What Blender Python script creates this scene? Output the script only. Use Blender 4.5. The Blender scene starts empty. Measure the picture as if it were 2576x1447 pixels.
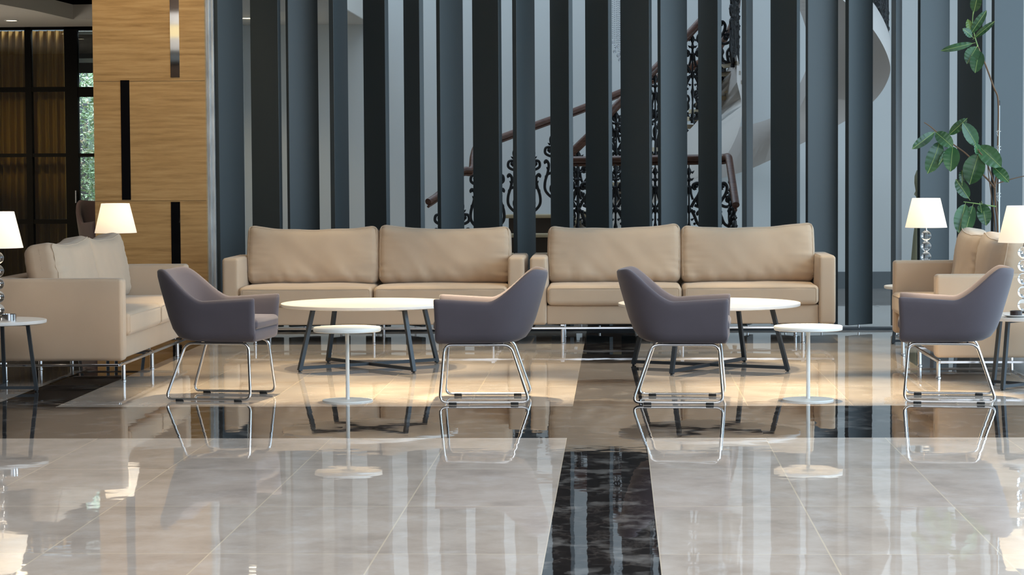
import bpy, bmesh, math, random
from mathutils import Vector, Matrix, noise
random.seed(7)
S = bpy.context.scene
COL = S.collection
PI = math.pi
sin, cos = math.sin, math.cos

# ------------------------------------------------------------------ camera
F, H = 5900.0, 1.371
YAW, PITCH, ROLL = math.atan(265 / F), math.atan((723.5 - 423.6) / F), -0.0062
RC = Matrix.Rotation(YAW, 3, 'Z') @ Matrix.Rotation(PI / 2 - PITCH, 3, 'X') @ Matrix.Rotation(ROLL, 3, 'Z')
cd = bpy.data.cameras.new('camera')
cam = bpy.data.objects.new('camera', cd)
COL.objects.link(cam)
cam.matrix_world = Matrix.Translation((0, 0, H)) @ RC.to_4x4()
cd.sensor_width = 36.0
cd.lens = F / 2576 * 36.0
cd.clip_start = 0.1
cd.clip_end = 300
cd.dof.use_dof = False
S.camera = cam

# ------------------------------------------------------------------ world and exposure
w = bpy.data.worlds.new('world')
S.world = w
w.use_nodes = True
nt = w.node_tree
nt.nodes.clear()
wo = nt.nodes.new('ShaderNodeOutputWorld')
wb = nt.nodes.new('ShaderNodeBackground')
tc = nt.nodes.new('ShaderNodeTexCoord')
sx = nt.nodes.new('ShaderNodeSeparateXYZ')
cr = nt.nodes.new('ShaderNodeValToRGB')
cr.color_ramp.elements[0].position = 0.0
cr.color_ramp.elements[0].color = (0.10, 0.11, 0.11, 1)
cr.color_ramp.elements[1].position = 0.12
cr.color_ramp.elements[1].color = (0.50, 0.66, 0.84, 1)
nt.links.new(tc.outputs['Generated'], sx.inputs[0])
nt.links.new(sx.outputs['Z'], cr.inputs[0])
nt.links.new(cr.outputs[0], wb.inputs[0])
wb.inputs[1].default_value = 1.0
nt.links.new(wb.outputs[0], wo.inputs[0])
S.view_settings.view_transform = 'Standard'
S.view_settings.look = 'None'
S.view_settings.gamma = 1.0
S.view_settings.use_curve_mapping = False
S.view_settings.exposure = 0.0


def area(name, loc, rot, sx_, sy_, power, col):
    l = bpy.data.lights.new(name, 'AREA')
    l.shape = 'RECTANGLE'
    l.size, l.size_y, l.energy, l.color = sx_, sy_, power, col
    o = bpy.data.objects.new(name, l)
    o.location, o.rotation_euler = loc, rot
    COL.objects.link(o)
    return o


def spot(name, loc, power, ang, blend, col, tgt=None, rad=0.05):
    l = bpy.data.lights.new(name, 'SPOT')
    l.energy, l.spot_size, l.spot_blend, l.color, l.shadow_soft_size = power, ang, blend, col, rad
    o = bpy.data.objects.new(name, l)
    o.location = loc
    if tgt:
        o.rotation_euler = (Vector(tgt) - Vector(loc)).to_track_quat('-Z', 'Y').to_euler()
    COL.objects.link(o)
    return o


# daylight: glazed facade on the right, skylight above the stair hall; the fills are added lamps
area('facade_daylight', (6.3, 13.0, 2.6), (0, PI / 2, 0), 4.6, 13.0, 820, (0.60, 0.82, 1.0))
area('entrance_daylight', (2.0, -4.5, 1.5), (PI / 2, 0, 0), 9.0, 2.6, 110, (0.86, 0.92, 1.0))
area('near_floor_fill', (1.0, 7.6, 4.95), (0, 0, 0), 8.0, 5.0, 420, (0.95, 0.97, 1.0))  # unseen overhead area lamp added to brighten the near floor
area('hall_skylight', (-1.6, 22.9, 5.6), (0, 0, 0), 4.0, 5.0, 90, (0.72, 0.87, 1.0))
area('hall_soffit_fill', (6.5, 24.0, 1.5), (0, PI / 2 + 0.4, 0), 2.6, 4.0, 75, (0.74, 0.88, 1.0))  # fill lamp added to lift the stair soffit; no window here
area('left_bay_fill', (-8.45, 23.1, 1.4), (0, -PI / 2 - 0.3, 0), 1.8, 2.0, 48, (1.0, 0.93, 0.82))  # fill lamp added to brighten the low left ceiling; the wall is solid
area('hedge_fill', (-6.0, 28.6, 6.0), (math.radians(-20), 0, 0), 5.0, 4.0, 2300, (0.92, 0.97, 1.0))  # area lamp added above the hedge to brighten it
WARM = (1.0, 0.80, 0.50)
for (x, y, p, a_) in [(-1.72, 16.1, 1300, 24), (0.62, 16.0, 1400, 24), (-1.0, 18.0, 420, 26), (-2.3, 18.0, 500, 26), (0.3, 18.0, 380, 26), (1.5, 18.0, 450, 26),
                      (-0.9, 14.4, 2600, 26), (-2.1, 14.5, 2200, 26), (1.35, 14.4, 2300, 25), (-1.1, 16.6, 1100, 26), (-2.6, 16.4, 900, 26), (1.35, 16.5, 1100, 26), (2.5, 16.3, 450, 24), (0.7, 14.3, 1400, 26), (-0.85, 14.0, 4200, 10), (2.05, 14.0, 3600, 10)]:
    spot('ceiling_spot', (x, y, 4.95), p, math.radians(a_), 0.8, WARM, (x, y, 0))
spot('cornice_fill', (-7.6, -3.6, 4.5), 160, math.radians(130), 0.8, (0.95, 0.97, 1.0), (-8.0, -5.0, 3.9))  # unseen spot added to brighten the trim bands in the mirror
spot('wall_washer', (-3.9, 18.2, 4.9), 190, math.radians(60), 0.9, WARM, (-3.9, 19.5, 1.6))
for x in (-7.7, -6.5):
    spot('curtain_fill', (x, 24.3, 2.9), 70, math.radians(70), 1.0, (1, 0.80, 0.45), (x, 26.6, 0.9))  # spots added to lift the dark curtains


def ray(x, y):
    return RC @ Vector(((x - 1288) / F, -(y - 723.5) / F, -1))


def G(x, y, z=0.0):
    d = ray(x, y)
    t = (z - H) / d.z
    return Vector((d.x * t, d.y * t, z))


def D(x, y, Y):
    d = ray(x, y)
    t = Y / d.y
    return Vector((d.x * t, Y, H + d.z * t))


# ------------------------------------------------------------------ materials
def srgb(r, g, b):
    f = lambda c: (c / 255 / 12.92) if c <= 10 else ((c / 255 + 0.055) / 1.055) ** 2.4
    return (f(r), f(g), f(b), 1)


def mat(name, col, rough=0.5, metal=0.0, **kw):
    m = bpy.data.materials.new(name)
    m.use_nodes = True
    b = m.node_tree.nodes['Principled BSDF']
    b.inputs['Base Color'].default_value = col
    b.inputs['Roughness'].default_value = rough
    b.inputs['Metallic'].default_value = metal
    for k, v in kw.items():
        b.inputs[k.replace('_', ' ')].default_value = v
    return m


def N(m, t, **kw):
    n = m.node_tree.nodes.new(t)
    for k, v in kw.items():
        setattr(n, k, v)
    return n


def L(m, a, b):
    m.node_tree.links.new(a, b)


def math_node(m, op, a, b=None, c=None):
    n = N(m, 'ShaderNodeMath', operation=op)
    for i, v in enumerate((a, b, c)):
        if v is None:
            continue
        if isinstance(v, (int, float)):
            n.inputs[i].default_value = v
        else:
            L(m, v, n.inputs[i])
    return n.outputs[0]


def mixc(m, fac, a, b):
    n = N(m, 'ShaderNodeMix', data_type='RGBA')
    if isinstance(fac, (int, float)):
        n.inputs[0].default_value = fac
    else:
        L(m, fac, n.inputs[0])
    for i, v in ((6, a), (7, b)):
        if isinstance(v, tuple):
            n.inputs[i].default_value = v
        else:
            L(m, v, n.inputs[i])
    return n.outputs[2]


def noise_tex(m, scale, detail=2.0, vec=None, stretch=None, rough=0.5):
    n = N(m, 'ShaderNodeTexNoise')
    n.inputs['Scale'].default_value = scale
    n.inputs['Detail'].default_value = detail
    n.inputs['Roughness'].default_value = rough
    if vec is None:
        vec = N(m, 'ShaderNodeTexCoord').outputs['Object']
    if stretch:
        mp = N(m, 'ShaderNodeMapping')
        mp.inputs['Scale'].default_value = stretch
        L(m, vec, mp.inputs[0])
        vec = mp.outputs[0]
    L(m, vec, n.inputs['Vector'])
    return n.outputs['Fac']


def ramp(m, fac, stops):
    r = N(m, 'ShaderNodeValToRGB')
    els = r.color_ramp.elements
    while len(els) < len(stops):
        els.new(0.5)
    for e, (p, c) in zip(els, stops):
        e.position, e.color = p, c
    L(m, fac, r.inputs[0])
    return r.outputs[0]


def bump(m, h, strength, dist):
    b = N(m, 'ShaderNodeBump')
    b.inputs['Strength'].default_value = strength
    b.inputs['Distance'].default_value = dist
    L(m, h, b.inputs['Height'])
    L(m, b.outputs[0], m.node_tree.nodes['Principled BSDF'].inputs['Normal'])


def bsdf(m):
    return m.node_tree.nodes['Principled BSDF']


def fabric(name, col, var=0.12, scale=420):
    m = mat(name, col, 0.85, 0)
    f = noise_tex(m, 5, 3)
    c2 = tuple(min(1, c * (1 + var)) for c in col[:3]) + (1,)
    c1 = tuple(c * (1 - var) for c in col[:3]) + (1,)
    L(m, ramp(m, f, [(0.3, c1), (0.7, c2)]), bsdf(m).inputs['Base Color'])
    bsdf(m).inputs['Sheen Weight'].default_value = 0.15
    bump(m, noise_tex(m, scale, 1), 0.25, 0.001)
    return m


TAN = fabric('tan_upholstery', srgb(190, 168, 145), 0.03)
MAUVE = fabric('mauve_felt', srgb(82, 75, 82), 0.05)
CHROME = mat('chrome', (0.66, 0.66, 0.67, 1), 0.12, 1.0)
BRUSH = mat('brushed_steel', (0.34, 0.34, 0.34, 1), 0.35, 1.0)
RUBBER = mat('black_rubber', (0.012, 0.012, 0.012, 1), 0.6)
WHITE = mat('white_laminate', srgb(218, 214, 210), 0.35)
WMETAL = mat('white_powder_coat', srgb(222, 224, 222), 0.35)
ANTH = mat('anthracite_metal', srgb(58, 64, 70), 0.45, 0.3)
LOUV = mat('charcoal_louvre_paint', srgb(54, 61, 64), 0.5)
WALL = mat('pale_wall_paint', srgb(206, 208, 206), 0.8)
PLASTER = mat('stair_plaster', srgb(214, 208, 203), 0.8)
CEIL = mat('ceiling_paint', srgb(205, 200, 192), 0.85)
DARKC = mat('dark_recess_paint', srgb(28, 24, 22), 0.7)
BASEB = mat('grey_skirting', srgb(98, 104, 106), 0.5)
IRON = mat('black_cast_iron', srgb(22, 22, 24), 0.5, 0.2)
GLASSY = mat('black_glass', (0.004, 0.004, 0.005, 1), 0.03)
BLACKF = mat('black_frame', srgb(9, 8, 8), 0.85, 0.0, Specular_IOR_Level=0.2)
BALL = mat('crystal', (0.97, 0.98, 1, 1), 0.0, 0.0, Transmission_Weight=1.0, IOR=1.45)
PANE = mat('window_glass', (0.92, 0.96, 0.95, 1), 0.0, 0.0, Transmission_Weight=1.0, IOR=1.02, Specular_IOR_Level=1.0)
STRING = mat('white_string', srgb(220, 220, 215), 0.8)
POT = mat('grey_glazed_pot', srgb(70, 72, 74), 0.4)
SOIL = mat('soil', srgb(45, 34, 26), 0.95)
STATUE = mat('weathered_bronze', srgb(150, 148, 120), 0.6, 0.0)
PLUM = fabric('plum_fabric', srgb(72, 56, 62), 0.08)
MIRROR = mat('dark_mirror', (0.62, 0.60, 0.58, 1), 0.03, 1.0)

# thin pane without refraction noise
m = PANE
m.node_tree.nodes.clear()
o_ = N(m, 'ShaderNodeOutputMaterial'); tr = N(m, 'ShaderNodeBsdfTransparent'); gl = N(m, 'ShaderNodeBsdfGlossy'); mx = N(m, 'ShaderNodeMixShader'); fr = N(m, 'ShaderNodeFresnel')
tr.inputs[0].default_value = (0.86, 0.90, 0.89, 1); gl.inputs['Roughness'].default_value = 0.01; fr.inputs[0].default_value = 1.6
L(m, fr.outputs[0], mx.inputs[0]); L(m, tr.outputs[0], mx.inputs[1]); L(m, gl.outputs[0], mx.inputs[2]); L(m, mx.outputs[0], o_.inputs[0])

# crystal chandelier bead: same thin trick
BEAD = mat('chandelier_bead', (0.9, 0.92, 0.95, 1), 0.05, 0.0, Transmission_Weight=0.6, IOR=1.5)

# lamp shade: cloth lit by its bulb, with added emission for extra glow
SHADE = bpy.data.materials.new('shade_linen'); SHADE.use_nodes = True
m = SHADE; m.node_tree.nodes.clear()
o_ = N(m, 'ShaderNodeOutputMaterial'); d_ = N(m, 'ShaderNodeBsdfDiffuse'); t_ = N(m, 'ShaderNodeBsdfTranslucent'); mx = N(m, 'ShaderNodeMixShader')
d_.inputs[0].default_value = (0.85, 0.82, 0.78, 1); t_.inputs[0].default_value = (0.9, 0.84, 0.74, 1); mx.inputs[0].default_value = 0.5
em = N(m, 'ShaderNodeEmission'); em.inputs[0].default_value = (1.0, 0.88, 0.72, 1); em.inputs[1].default_value = 0.22; ad = N(m, 'ShaderNodeAddShader')
L(m, d_.outputs[0], mx.inputs[1]); L(m, t_.outputs[0], mx.inputs[2]); L(m, mx.outputs[0], ad.inputs[0]); L(m, em.outputs[0], ad.inputs[1]); L(m, ad.outputs[0], o_.inputs[0])

LITE = bpy.data.materials.new('downlight_glow'); LITE.use_nodes = True
m = LITE; m.node_tree.nodes.clear()
o_ = N(m, 'ShaderNodeOutputMaterial'); e_ = N(m, 'ShaderNodeEmission'); e_.inputs[0].default_value = (1, 0.86, 0.6, 1); e_.inputs[1].default_value = 9
L(m, e_.outputs[0], o_.inputs[0])

COVE = bpy.data.materials.new('cove_light'); COVE.use_nodes = True
m = COVE; m.node_tree.nodes.clear()
o_ = N(m, 'ShaderNodeOutputMaterial'); e_ = N(m, 'ShaderNodeEmission'); e_.inputs[0].default_value = (1, 0.82, 0.45, 1); e_.inputs[1].default_value = 1.6
L(m, e_.outputs[0], o_.inputs[0])

# marble floor: beige tiles, dark bands
STONE = mat('polished_marble_floor', (0.3, 0.28, 0.26, 1), 0.022)
m = STONE
geo = N(m, 'ShaderNodeNewGeometry'); sp = N(m, 'ShaderNodeSeparateXYZ'); L(m, geo.outputs['Position'], sp.inputs[0])
X, Y = sp.outputs[0], sp.outputs[1]
PER = 3.413
xs = math_node(m, 'ADD', X, 0.0565 + PER * 20)
xm = math_node(m, 'MODULO', xs, PER)
dist = math_node(m, 'ABSOLUTE', math_node(m, 'SUBTRACT', xm, PER / 2))            # PER/2 at strip centre
strip = math_node(m, 'GREATER_THAN', dist, PER / 2 - 0.2015)
b1 = math_node(m, 'GREATER_THAN', Y, 11.87); b2 = math_node(m, 'LESS_THAN', Y, 13.46)
band = math_node(m, 'MULTIPLY', b1, b2)
dark = math_node(m, 'MAXIMUM', strip, band)
u = math_node(m, 'DIVIDE', math_node(m, 'SUBTRACT', xm, 0.2015), (PER - 0.403) / 5)
fu = math_node(m, 'FRACT', u); du = math_node(m, 'MINIMUM', fu, math_node(m, 'SUBTRACT', 1.0, fu))
gu = math_node(m, 'MULTIPLY', math_node(m, 'LESS_THAN', du, 0.0048), math_node(m, 'SUBTRACT', 1.0, math_node(m, 'MULTIPLY', band, 1.0)))
yshift = math_node(m, 'MULTIPLY', b2, 1.0)
v1 = math_node(m, 'DIVIDE', math_node(m, 'ADD', math_node(m, 'SUBTRACT', Y, 11.87), 1.18 * 30), 1.178)
v2 = math_node(m, 'DIVIDE', math_node(m, 'ADD', math_node(m, 'SUBTRACT', Y, 13.46), 0), 1.19)
vsel = math_node(m, 'ADD', math_node(m, 'MULTIPLY', v1, b2), math_node(m, 'MULTIPLY', v2, math_node(m, 'SUBTRACT', 1.0, b2)))
fv = math_node(m, 'FRACT', vsel); dv = math_node(m, 'MINIMUM', fv, math_node(m, 'SUBTRACT', 1.0, fv))
gv = math_node(m, 'MULTIPLY', math_node(m, 'LESS_THAN', dv, 0.0035), math_node(m, 'SUBTRACT', 1.0, band))
nd = math_node(m, 'SUBTRACT', 1.0, dark)
grout = math_node(m, 'MULTIPLY', math_node(m, 'MAXIMUM', gu, gv), nd)
# per tile value
cmb = N(m, 'ShaderNodeCombineXYZ'); L(m, math_node(m, 'MULTIPLY', math_node(m, 'ADD', math_node(m, 'FLOOR', u), math_node(m, 'MULTIPLY', math_node(m, 'FLOOR', math_node(m, 'DIVIDE', xs, PER)), 7.0)), math_node(m, 'SUBTRACT', 1.0, strip)), cmb.inputs[0]); L(m, math_node(m, 'FLOOR', vsel), cmb.inputs[1]); L(m, band, cmb.inputs[2])
wn = N(m, 'ShaderNodeTexWhiteNoise'); L(m, cmb.outputs[0], wn.inputs['Vector'])
off = N(m, 'ShaderNodeVectorMath', operation='SCALE'); L(m, wn.outputs['Color'], off.inputs[0]); off.inputs['Scale'].default_value = 40
posv = N(m, 'ShaderNodeVectorMath', operation='ADD'); L(m, geo.outputs['Position'], posv.inputs[0]); L(m, off.outputs[0], posv.inputs[1])
n1 = noise_tex(m, 3.2, 6, posv.outputs[0], (1.0, 0.8, 1), 0.62)
light_c = ramp(m, n1, [(0.3, srgb(172, 160, 150)), (0.5, srgb(190, 178, 167)), (0.72, srgb(204, 193, 183))])
n2 = noise_tex(m, 2.4, 8, posv.outputs[0], (1.0, 0.6, 1), 0.7)
vein = math_node(m, 'ABSOLUTE', math_node(m, 'SUBTRACT', n2, 0.5))
dark_c = ramp(m, vein, [(0.0, srgb(76, 70, 66)), (0.005, srgb(48, 42, 40)), (0.03, srgb(34, 29, 28)), (0.25, srgb(25, 22, 22))])
c = mixc(m, dark, light_c, dark_c)
n3 = noise_tex(m, 9, 5, posv.outputs[0], (0.7, 0.55, 1), 0.6)
wl_ = ramp(m, n3, [(0.52, (0, 0, 0, 1)), (0.72, (1, 1, 1, 1))])
c = mixc(m, math_node(m, 'MULTIPLY', wl_, math_node(m, 'SUBTRACT', 0.34, math_node(m, 'MULTIPLY', dark, 0.12))), c, srgb(214, 210, 206))
c = mixc(m, grout, c, srgb(214, 200, 180))
L(m, c, bsdf(m).inputs['Base Color'])
bsdf(m).inputs['IOR'].default_value = 1.52
wob = noise_tex(m, 4.0, 2.5, posv.outputs[0], (1, 1, 1))
bn = N(m, 'ShaderNodeBump'); bn.inputs['Strength'].default_value = 1.0; bn.inputs['Distance'].default_value = 0.0006; L(m, wob, bn.inputs['Height'])
# tiny tilt of each slab
tl = N(m, 'ShaderNodeVectorMath', operation='SUBTRACT'); L(m, wn.outputs['Color'], tl.inputs[0]); tl.inputs[1].default_value = (0.5, 0.5, 0.5)
ts = N(m, 'ShaderNodeVectorMath', operation='MULTIPLY'); L(m, tl.outputs[0], ts.inputs[0]); ts.inputs[1].default_value = (0.003, 0.0016, 0)
ta = N(m, 'ShaderNodeVectorMath', operation='ADD'); L(m, bn.outputs[0], ta.inputs[0]); L(m, ts.outputs[0], ta.inputs[1])
tn = N(m, 'ShaderNodeVectorMath', operation='NORMALIZE'); L(m, ta.outputs[0], tn.inputs[0])
L(m, tn.outputs[0], bsdf(m).inputs['Normal'])

# oak veneer with horizontal grain
OAK = mat('oak_veneer', srgb(176, 132, 84), 0.4)
m = OAK
tcn = N(m, 'ShaderNodeNewGeometry').outputs['Position']
g1 = noise_tex(m, 2.2, 7, tcn, (0.9, 1, 11), 0.65)
g2 = noise_tex(m, 9, 5, tcn, (0.6, 1, 16), 0.6)
g3 = noise_tex(m, 22, 3, tcn, (0.5, 1, 26), 0.7)
wv = N(m, 'ShaderNodeTexWave', wave_type='BANDS', bands_direction='Z')
wv.inputs['Scale'].default_value = 1.1; wv.inputs['Distortion'].default_value = 14; wv.inputs['Detail'].default_value = 3; wv.inputs['Detail Scale'].default_value = 0.6
mpw = N(m, 'ShaderNodeMapping'); mpw.inputs['Scale'].default_value = (0.9, 1, 6); L(m, tcn, mpw.inputs[0]); L(m, mpw.outputs[0], wv.inputs['Vector'])
fa = math_node(m, 'ADD', math_node(m, 'MULTIPLY', g1, 0.58), math_node(m, 'ADD', math_node(m, 'ADD', math_node(m, 'MULTIPLY', g3, 0.16), math_node(m, 'MULTIPLY', g2, 0.22)), math_node(m, 'MULTIPLY', wv.outputs['Fac'], 0.06)))
L(m, ramp(m, fa, [(0.30, srgb(128, 94, 54)), (0.42, srgb(166, 127, 78)), (0.54, srgb(186, 146, 94)), (0.75, srgb(204, 168, 118))]), bsdf(m).inputs['Base Color'])

RAILW = mat('mahogany_rail', srgb(92, 60, 46), 0.35)
L(RAILW, ramp(RAILW, noise_tex(RAILW, 12, 4, None, (1, 1, 8)), [(0.3, srgb(74, 46, 36)), (0.7, srgb(112, 76, 60))]), bsdf(RAILW).inputs['Base Color'])
CONC = mat('grey_concrete', srgb(150, 148, 146), 0.6)
L(CONC, ramp(CONC, noise_tex(CONC, 6, 5, None, (2, 2, 0.6)), [(0.35, srgb(160, 160, 160)), (0.65, srgb(205, 204, 202))]), bsdf(CONC).inputs['Base Color'])
CURT = mat('ochre_curtain', srgb(150, 110, 44), 0.9)
TREADW = mat('dark_riser_wood', srgb(56, 44, 34), 0.4)
NOSE = mat('stone_tread', srgb(190, 172, 140), 0.4)
LEAF = mat('rubber_leaf', srgb(38, 74, 44), 0.3)
lf = noise_tex(LEAF, 4, 2)
L(LEAF, ramp(LEAF, lf, [(0.35, srgb(24, 54, 32)), (0.7, srgb(56, 98, 58))]), bsdf(LEAF).inputs['Base Color'])
LEAF2 = mat('young_rubber_leaf', srgb(84, 112, 40), 0.35)
RIB = mat('pale_midrib', srgb(150, 172, 100), 0.5)
STEM = mat('brown_stem', srgb(104, 80, 60), 0.8)
GSTEM = mat('green_stem', srgb(120, 150, 84), 0.5)
HEDGE = mat('hedge_leaf', srgb(96, 128, 84), 0.5)
oi = N(HEDGE, 'ShaderNodeNewGeometry')
L(HEDGE, ramp(HEDGE, noise_tex(HEDGE, 7, 3, oi.outputs['Position']), [(0.3, srgb(70, 104, 76)), (0.48, srgb(150, 184, 150)), (0.6, srgb(214, 228, 214)), (0.7, srgb(240, 200, 192))]), bsdf(HEDGE).inputs['Base Color'])
GRASS = mat('garden_ground', srgb(90, 100, 70), 0.9)
MIDC = mat('brown_interior_wall', srgb(70, 52, 36), 0.6)


# ------------------------------------------------------------------ mesh helpers
class MB:
    def __init__(s):
        s.v, s.f, s.mi = [], [], []

    def add(s, vs, fs, mi=0):
        k = len(s.v)
        s.v += [Vector(p) for p in vs]
        s.f += [tuple(i + k for i in f) for f in fs]
        s.mi += [mi] * len(fs)
        return s

    def box(s, x0, x1, y0, y1, z0, z1, mi=0, M=None):
        vs = [Vector((x, y, z)) for x in (x0, x1) for y in (y0, y1) for z in (z0, z1)]
        if M:
            vs = [M @ v for v in vs]
        return s.add(vs, [(0, 1, 3, 2), (4, 6, 7, 5), (0, 4, 5, 1), (2, 3, 7, 6), (0, 2, 6, 4), (1, 5, 7, 3)], mi)

    def rbox(s, x0, x1, y0, y1, z0, z1, r=0.01, n=2, mi=0, fn=None, segs=1):
        # rounded box: outer grid clamped to the inner box and pushed out by r
        c = Vector(((x0 + x1) / 2, (y0 + y1) / 2, (z0 + z1) / 2))
        h = Vector(((x1 - x0) / 2, (y1 - y0) / 2, (z1 - z0) / 2))
        r = min(r, h.x, h.y, h.z)
        inn = h - Vector((r, r, r))

        def axis(hh, ii):
            a = [-hh + r * (1 - cos(k / n * PI / 2)) if False else -ii - r * math.tan((1 - k / n) * PI / 4) for k in range(n)]
            mid = [-ii + 2 * ii * k / segs for k in range(segs + 1)]
            return a + mid + [-q for q in reversed(a)]
        ax = [axis(h[i], inn[i]) for i in range(3)]
        vs, fs = [], []
        idx = {}

        def vid(p):
            key = (round(p[0], 6), round(p[1], 6), round(p[2], 6))
            if key not in idx:
                idx[key] = len(vs)
                q = Vector([max(-inn[i], min(inn[i], p[i])) for i in range(3)])
                d = Vector(p) - q
                if d.length > 1e-9:
                    d = d.normalized() * r
                out = q + d
                t = Vector([out[i] / h[i] if h[i] else 0 for i in range(3)])
                out = out + c
                if fn:
                    out = fn(out, t)
                vs.append(out)
            return idx[key]
        for a in range(3):
            b_, c_ = (a + 1) % 3, (a + 2) % 3
            for sgn in (-1, 1):
                for i in range(len(ax[b_]) - 1):
                    for j in range(len(ax[c_]) - 1):
                        q = []
                        for (bi, ci) in ((i, j), (i + 1, j), (i + 1, j + 1), (i, j + 1)):
                            p = [0, 0, 0]
                            p[a] = sgn * h[a]; p[b_] = ax[b_][bi]; p[c_] = ax[c_][ci]
                            q.append(vid(p))
                        if sgn < 0:
                            q.reverse()
                        if len(set(q)) == 4:
                            fs.append(tuple(q))
                        elif len(set(q)) == 3:
                            fs.append(tuple(dict.fromkeys(q)))
        return s.add(vs, fs, mi)

    def tube(s, pts, r, n=10, mi=0, closed=False, cap=True):
        pts = [Vector(p) for p in pts]
        rs = r if isinstance(r, (list, tuple)) else [r] * len(pts)
        m_ = len(pts)
        T = []
        for i in range(m_):
            if closed:
                t = pts[(i + 1) % m_] - pts[i - 1]
            else:
                t = pts[min(i + 1, m_ - 1)] - pts[max(i - 1, 0)]
            T.append(t.normalized())
        up = Vector((0, 0, 1)) if abs(T[0].z) < 0.9 else Vector((1, 0, 0))
        nrm = (up - T[0] * up.dot(T[0])).normalized()
        vs = []
        for i in range(m_):
            nrm = (nrm - T[i] * nrm.dot(T[i]))
            nrm = nrm.normalized() if nrm.length > 1e-6 else T[i].orthogonal().normalized()
            bi = T[i].cross(nrm)
            for k in range(n):
                a = 2 * PI * k / n
                vs.append(pts[i] + (nrm * cos(a) + bi * sin(a)) * rs[i])
        fs = []
        for i in range(m_ if closed else m_ - 1):
            for k in range(n):
                a, b = i * n + k, i * n + (k + 1) % n
                c_, d = ((i + 1) % m_) * n + (k + 1) % n, ((i + 1) % m_) * n + k
                fs.append((a, d, c_, b)[::-1])
        if cap and not closed:
            fs.append(tuple(range(n))[::-1]); fs.append(tuple((m_ - 1) * n + k for k in range(n)))
        return s.add(vs, fs, mi)

    def bar(s, a, b, w, t=None, mi=0, up=Vector((0, 0, 1))):
        a, b = Vector(a), Vector(b)
        t = t or w
        d = (b - a).normalized()
        u = up - d * up.dot(d)
        if u.length < 1e-4:
            u = d.orthogonal()
        u.normalize()
        r_ = d.cross(u)
        vs = []
        for p in (a, b):
            for (i, j) in ((-1, -1), (1, -1), (1, 1), (-1, 1)):
                vs.append(p + r_ * i * w / 2 + u * j * t / 2)
        return s.add(vs, [(3, 2, 1, 0), (4, 5, 6, 7), (0, 1, 5, 4), (1, 2, 6, 5), (2, 3, 7, 6), (3, 0, 4, 7)], mi)

    def lathe(s, prof, n=32, c=(0, 0, 0), mi=0, cap=True):
        vs, fs = [], []
        for (r, z) in prof:
            for k in range(n):
                a = 2 * PI * k / n
                vs.append(Vector((c[0] + r * cos(a), c[1] + r * sin(a), c[2] + z)))
        for i in range(len(prof) - 1):
            for k in range(n):
                fs.append((i * n + k, i * n + (k + 1) % n, (i + 1) * n + (k + 1) % n, (i + 1) * n + k))
        if cap:
            if prof[0][0] > 1e-5:
                fs.append(tuple(range(n))[::-1])
            if prof[-1][0] > 1e-5:
                fs.append(tuple((len(prof) - 1) * n + k for k in range(n)))
        return s.add(vs, fs, mi)

    def build(s, name, mats, parent=None, smooth=True, sub=0, bev=0.0, recalc=True, ang=40):
        me = bpy.data.meshes.new(name)
        me.from_pydata([tuple(v) for v in s.v], [], s.f)
        if not isinstance(mats, (list, tuple)):
            mats = [mats]
        for q in mats:
            me.materials.append(q)
        for p, i in zip(me.polygons, s.mi):
            p.material_index = i
        if recalc:
            bm = bmesh.new(); bm.from_mesh(me)
            bmesh.ops.remove_doubles(bm, verts=bm.verts, dist=1e-6)
            bmesh.ops.recalc_face_normals(bm, faces=bm.faces)
            bm.to_mesh(me); bm.free()
        if smooth:
            for p in me.polygons:
                p.use_smooth = True
            me.set_sharp_from_angle(angle=math.radians(ang))
        o = bpy.data.objects.new(name, me)
        COL.objects.link(o)
        if parent:
            o.parent = parent
        if bev:
            b = o.modifiers.new('bevel', 'BEVEL'); b.width = bev; b.segments = 2; b.limit_method = 'ANGLE'
        if sub:
            q = o.modifiers.new('subsurf', 'SUBSURF'); q.levels = sub; q.render_levels = sub
        return o


def tag(o, label, cat, group=None):
    o['label'] = label; o['category'] = cat
    if group:
        o['group'] = group
    return o


def thing(name, label, cat, loc=(0, 0, 0), rz=0.0, group=None):
    o = bpy.data.objects.new(name, None)
    o.empty_display_size = 0.1
    COL.objects.link(o)
    o.location = loc; o.rotation_euler = (0, 0, rz)
    return tag(o, label, cat, group)


def struct(o):
    o['kind'] = 'structure'
    return o


def dup(root, loc, rz, label, group=None):
    r = root.copy(); COL.objects.link(r); r.location = loc; r.rotation_euler = (0, 0, rz)
    r['label'] = label
    if group:
        r['group'] = group
    for ch in [q for q in COL.objects if q.parent == root]:
        c_ = ch.copy(); COL.objects.link(c_); c_.parent = r
        for g in [q for q in COL.objects if q.parent == ch]:
            d_ = g.copy(); COL.objects.link(d_); d_.parent = c_
    return r


def smooth_path(pts, k=6):
    pts = [Vector(p) for p in pts]
    out = []
    for i in range(len(pts) - 1):
        p0 = pts[max(i - 1, 0)]; p1 = pts[i]; p2 = pts[i + 1]; p3 = pts[min(i + 2, len(pts) - 1)]
        for j in range(k):
            t = j / k
            out.append(0.5 * ((2 * p1) + (p2 - p0) * t + (2 * p0 - 5 * p1 + 4 * p2 - p3) * t * t + (3 * p1 - p0 - 3 * p2 + p3) * t ** 3))
    out.append(pts[-1])
    return out


def round_corners(pts, r, k=5):
    pts = [Vector(p) for p in pts]
    out = [pts[0]]
    for i in range(1, len(pts) - 1):
        a = (pts[i - 1] - pts[i]); b = (pts[i + 1] - pts[i])
        ra = min(r, a.length * 0.45); rb = min(r, b.length * 0.45)
        A = pts[i] + a.normalized() * ra; B = pts[i] + b.normalized() * rb
        for j in range(k + 1):
            t = j / k
            out.append((1 - t) ** 2 * A + 2 * t * (1 - t) * pts[i] + t * t * B)
    out.append(pts[-1])
    return out


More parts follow.
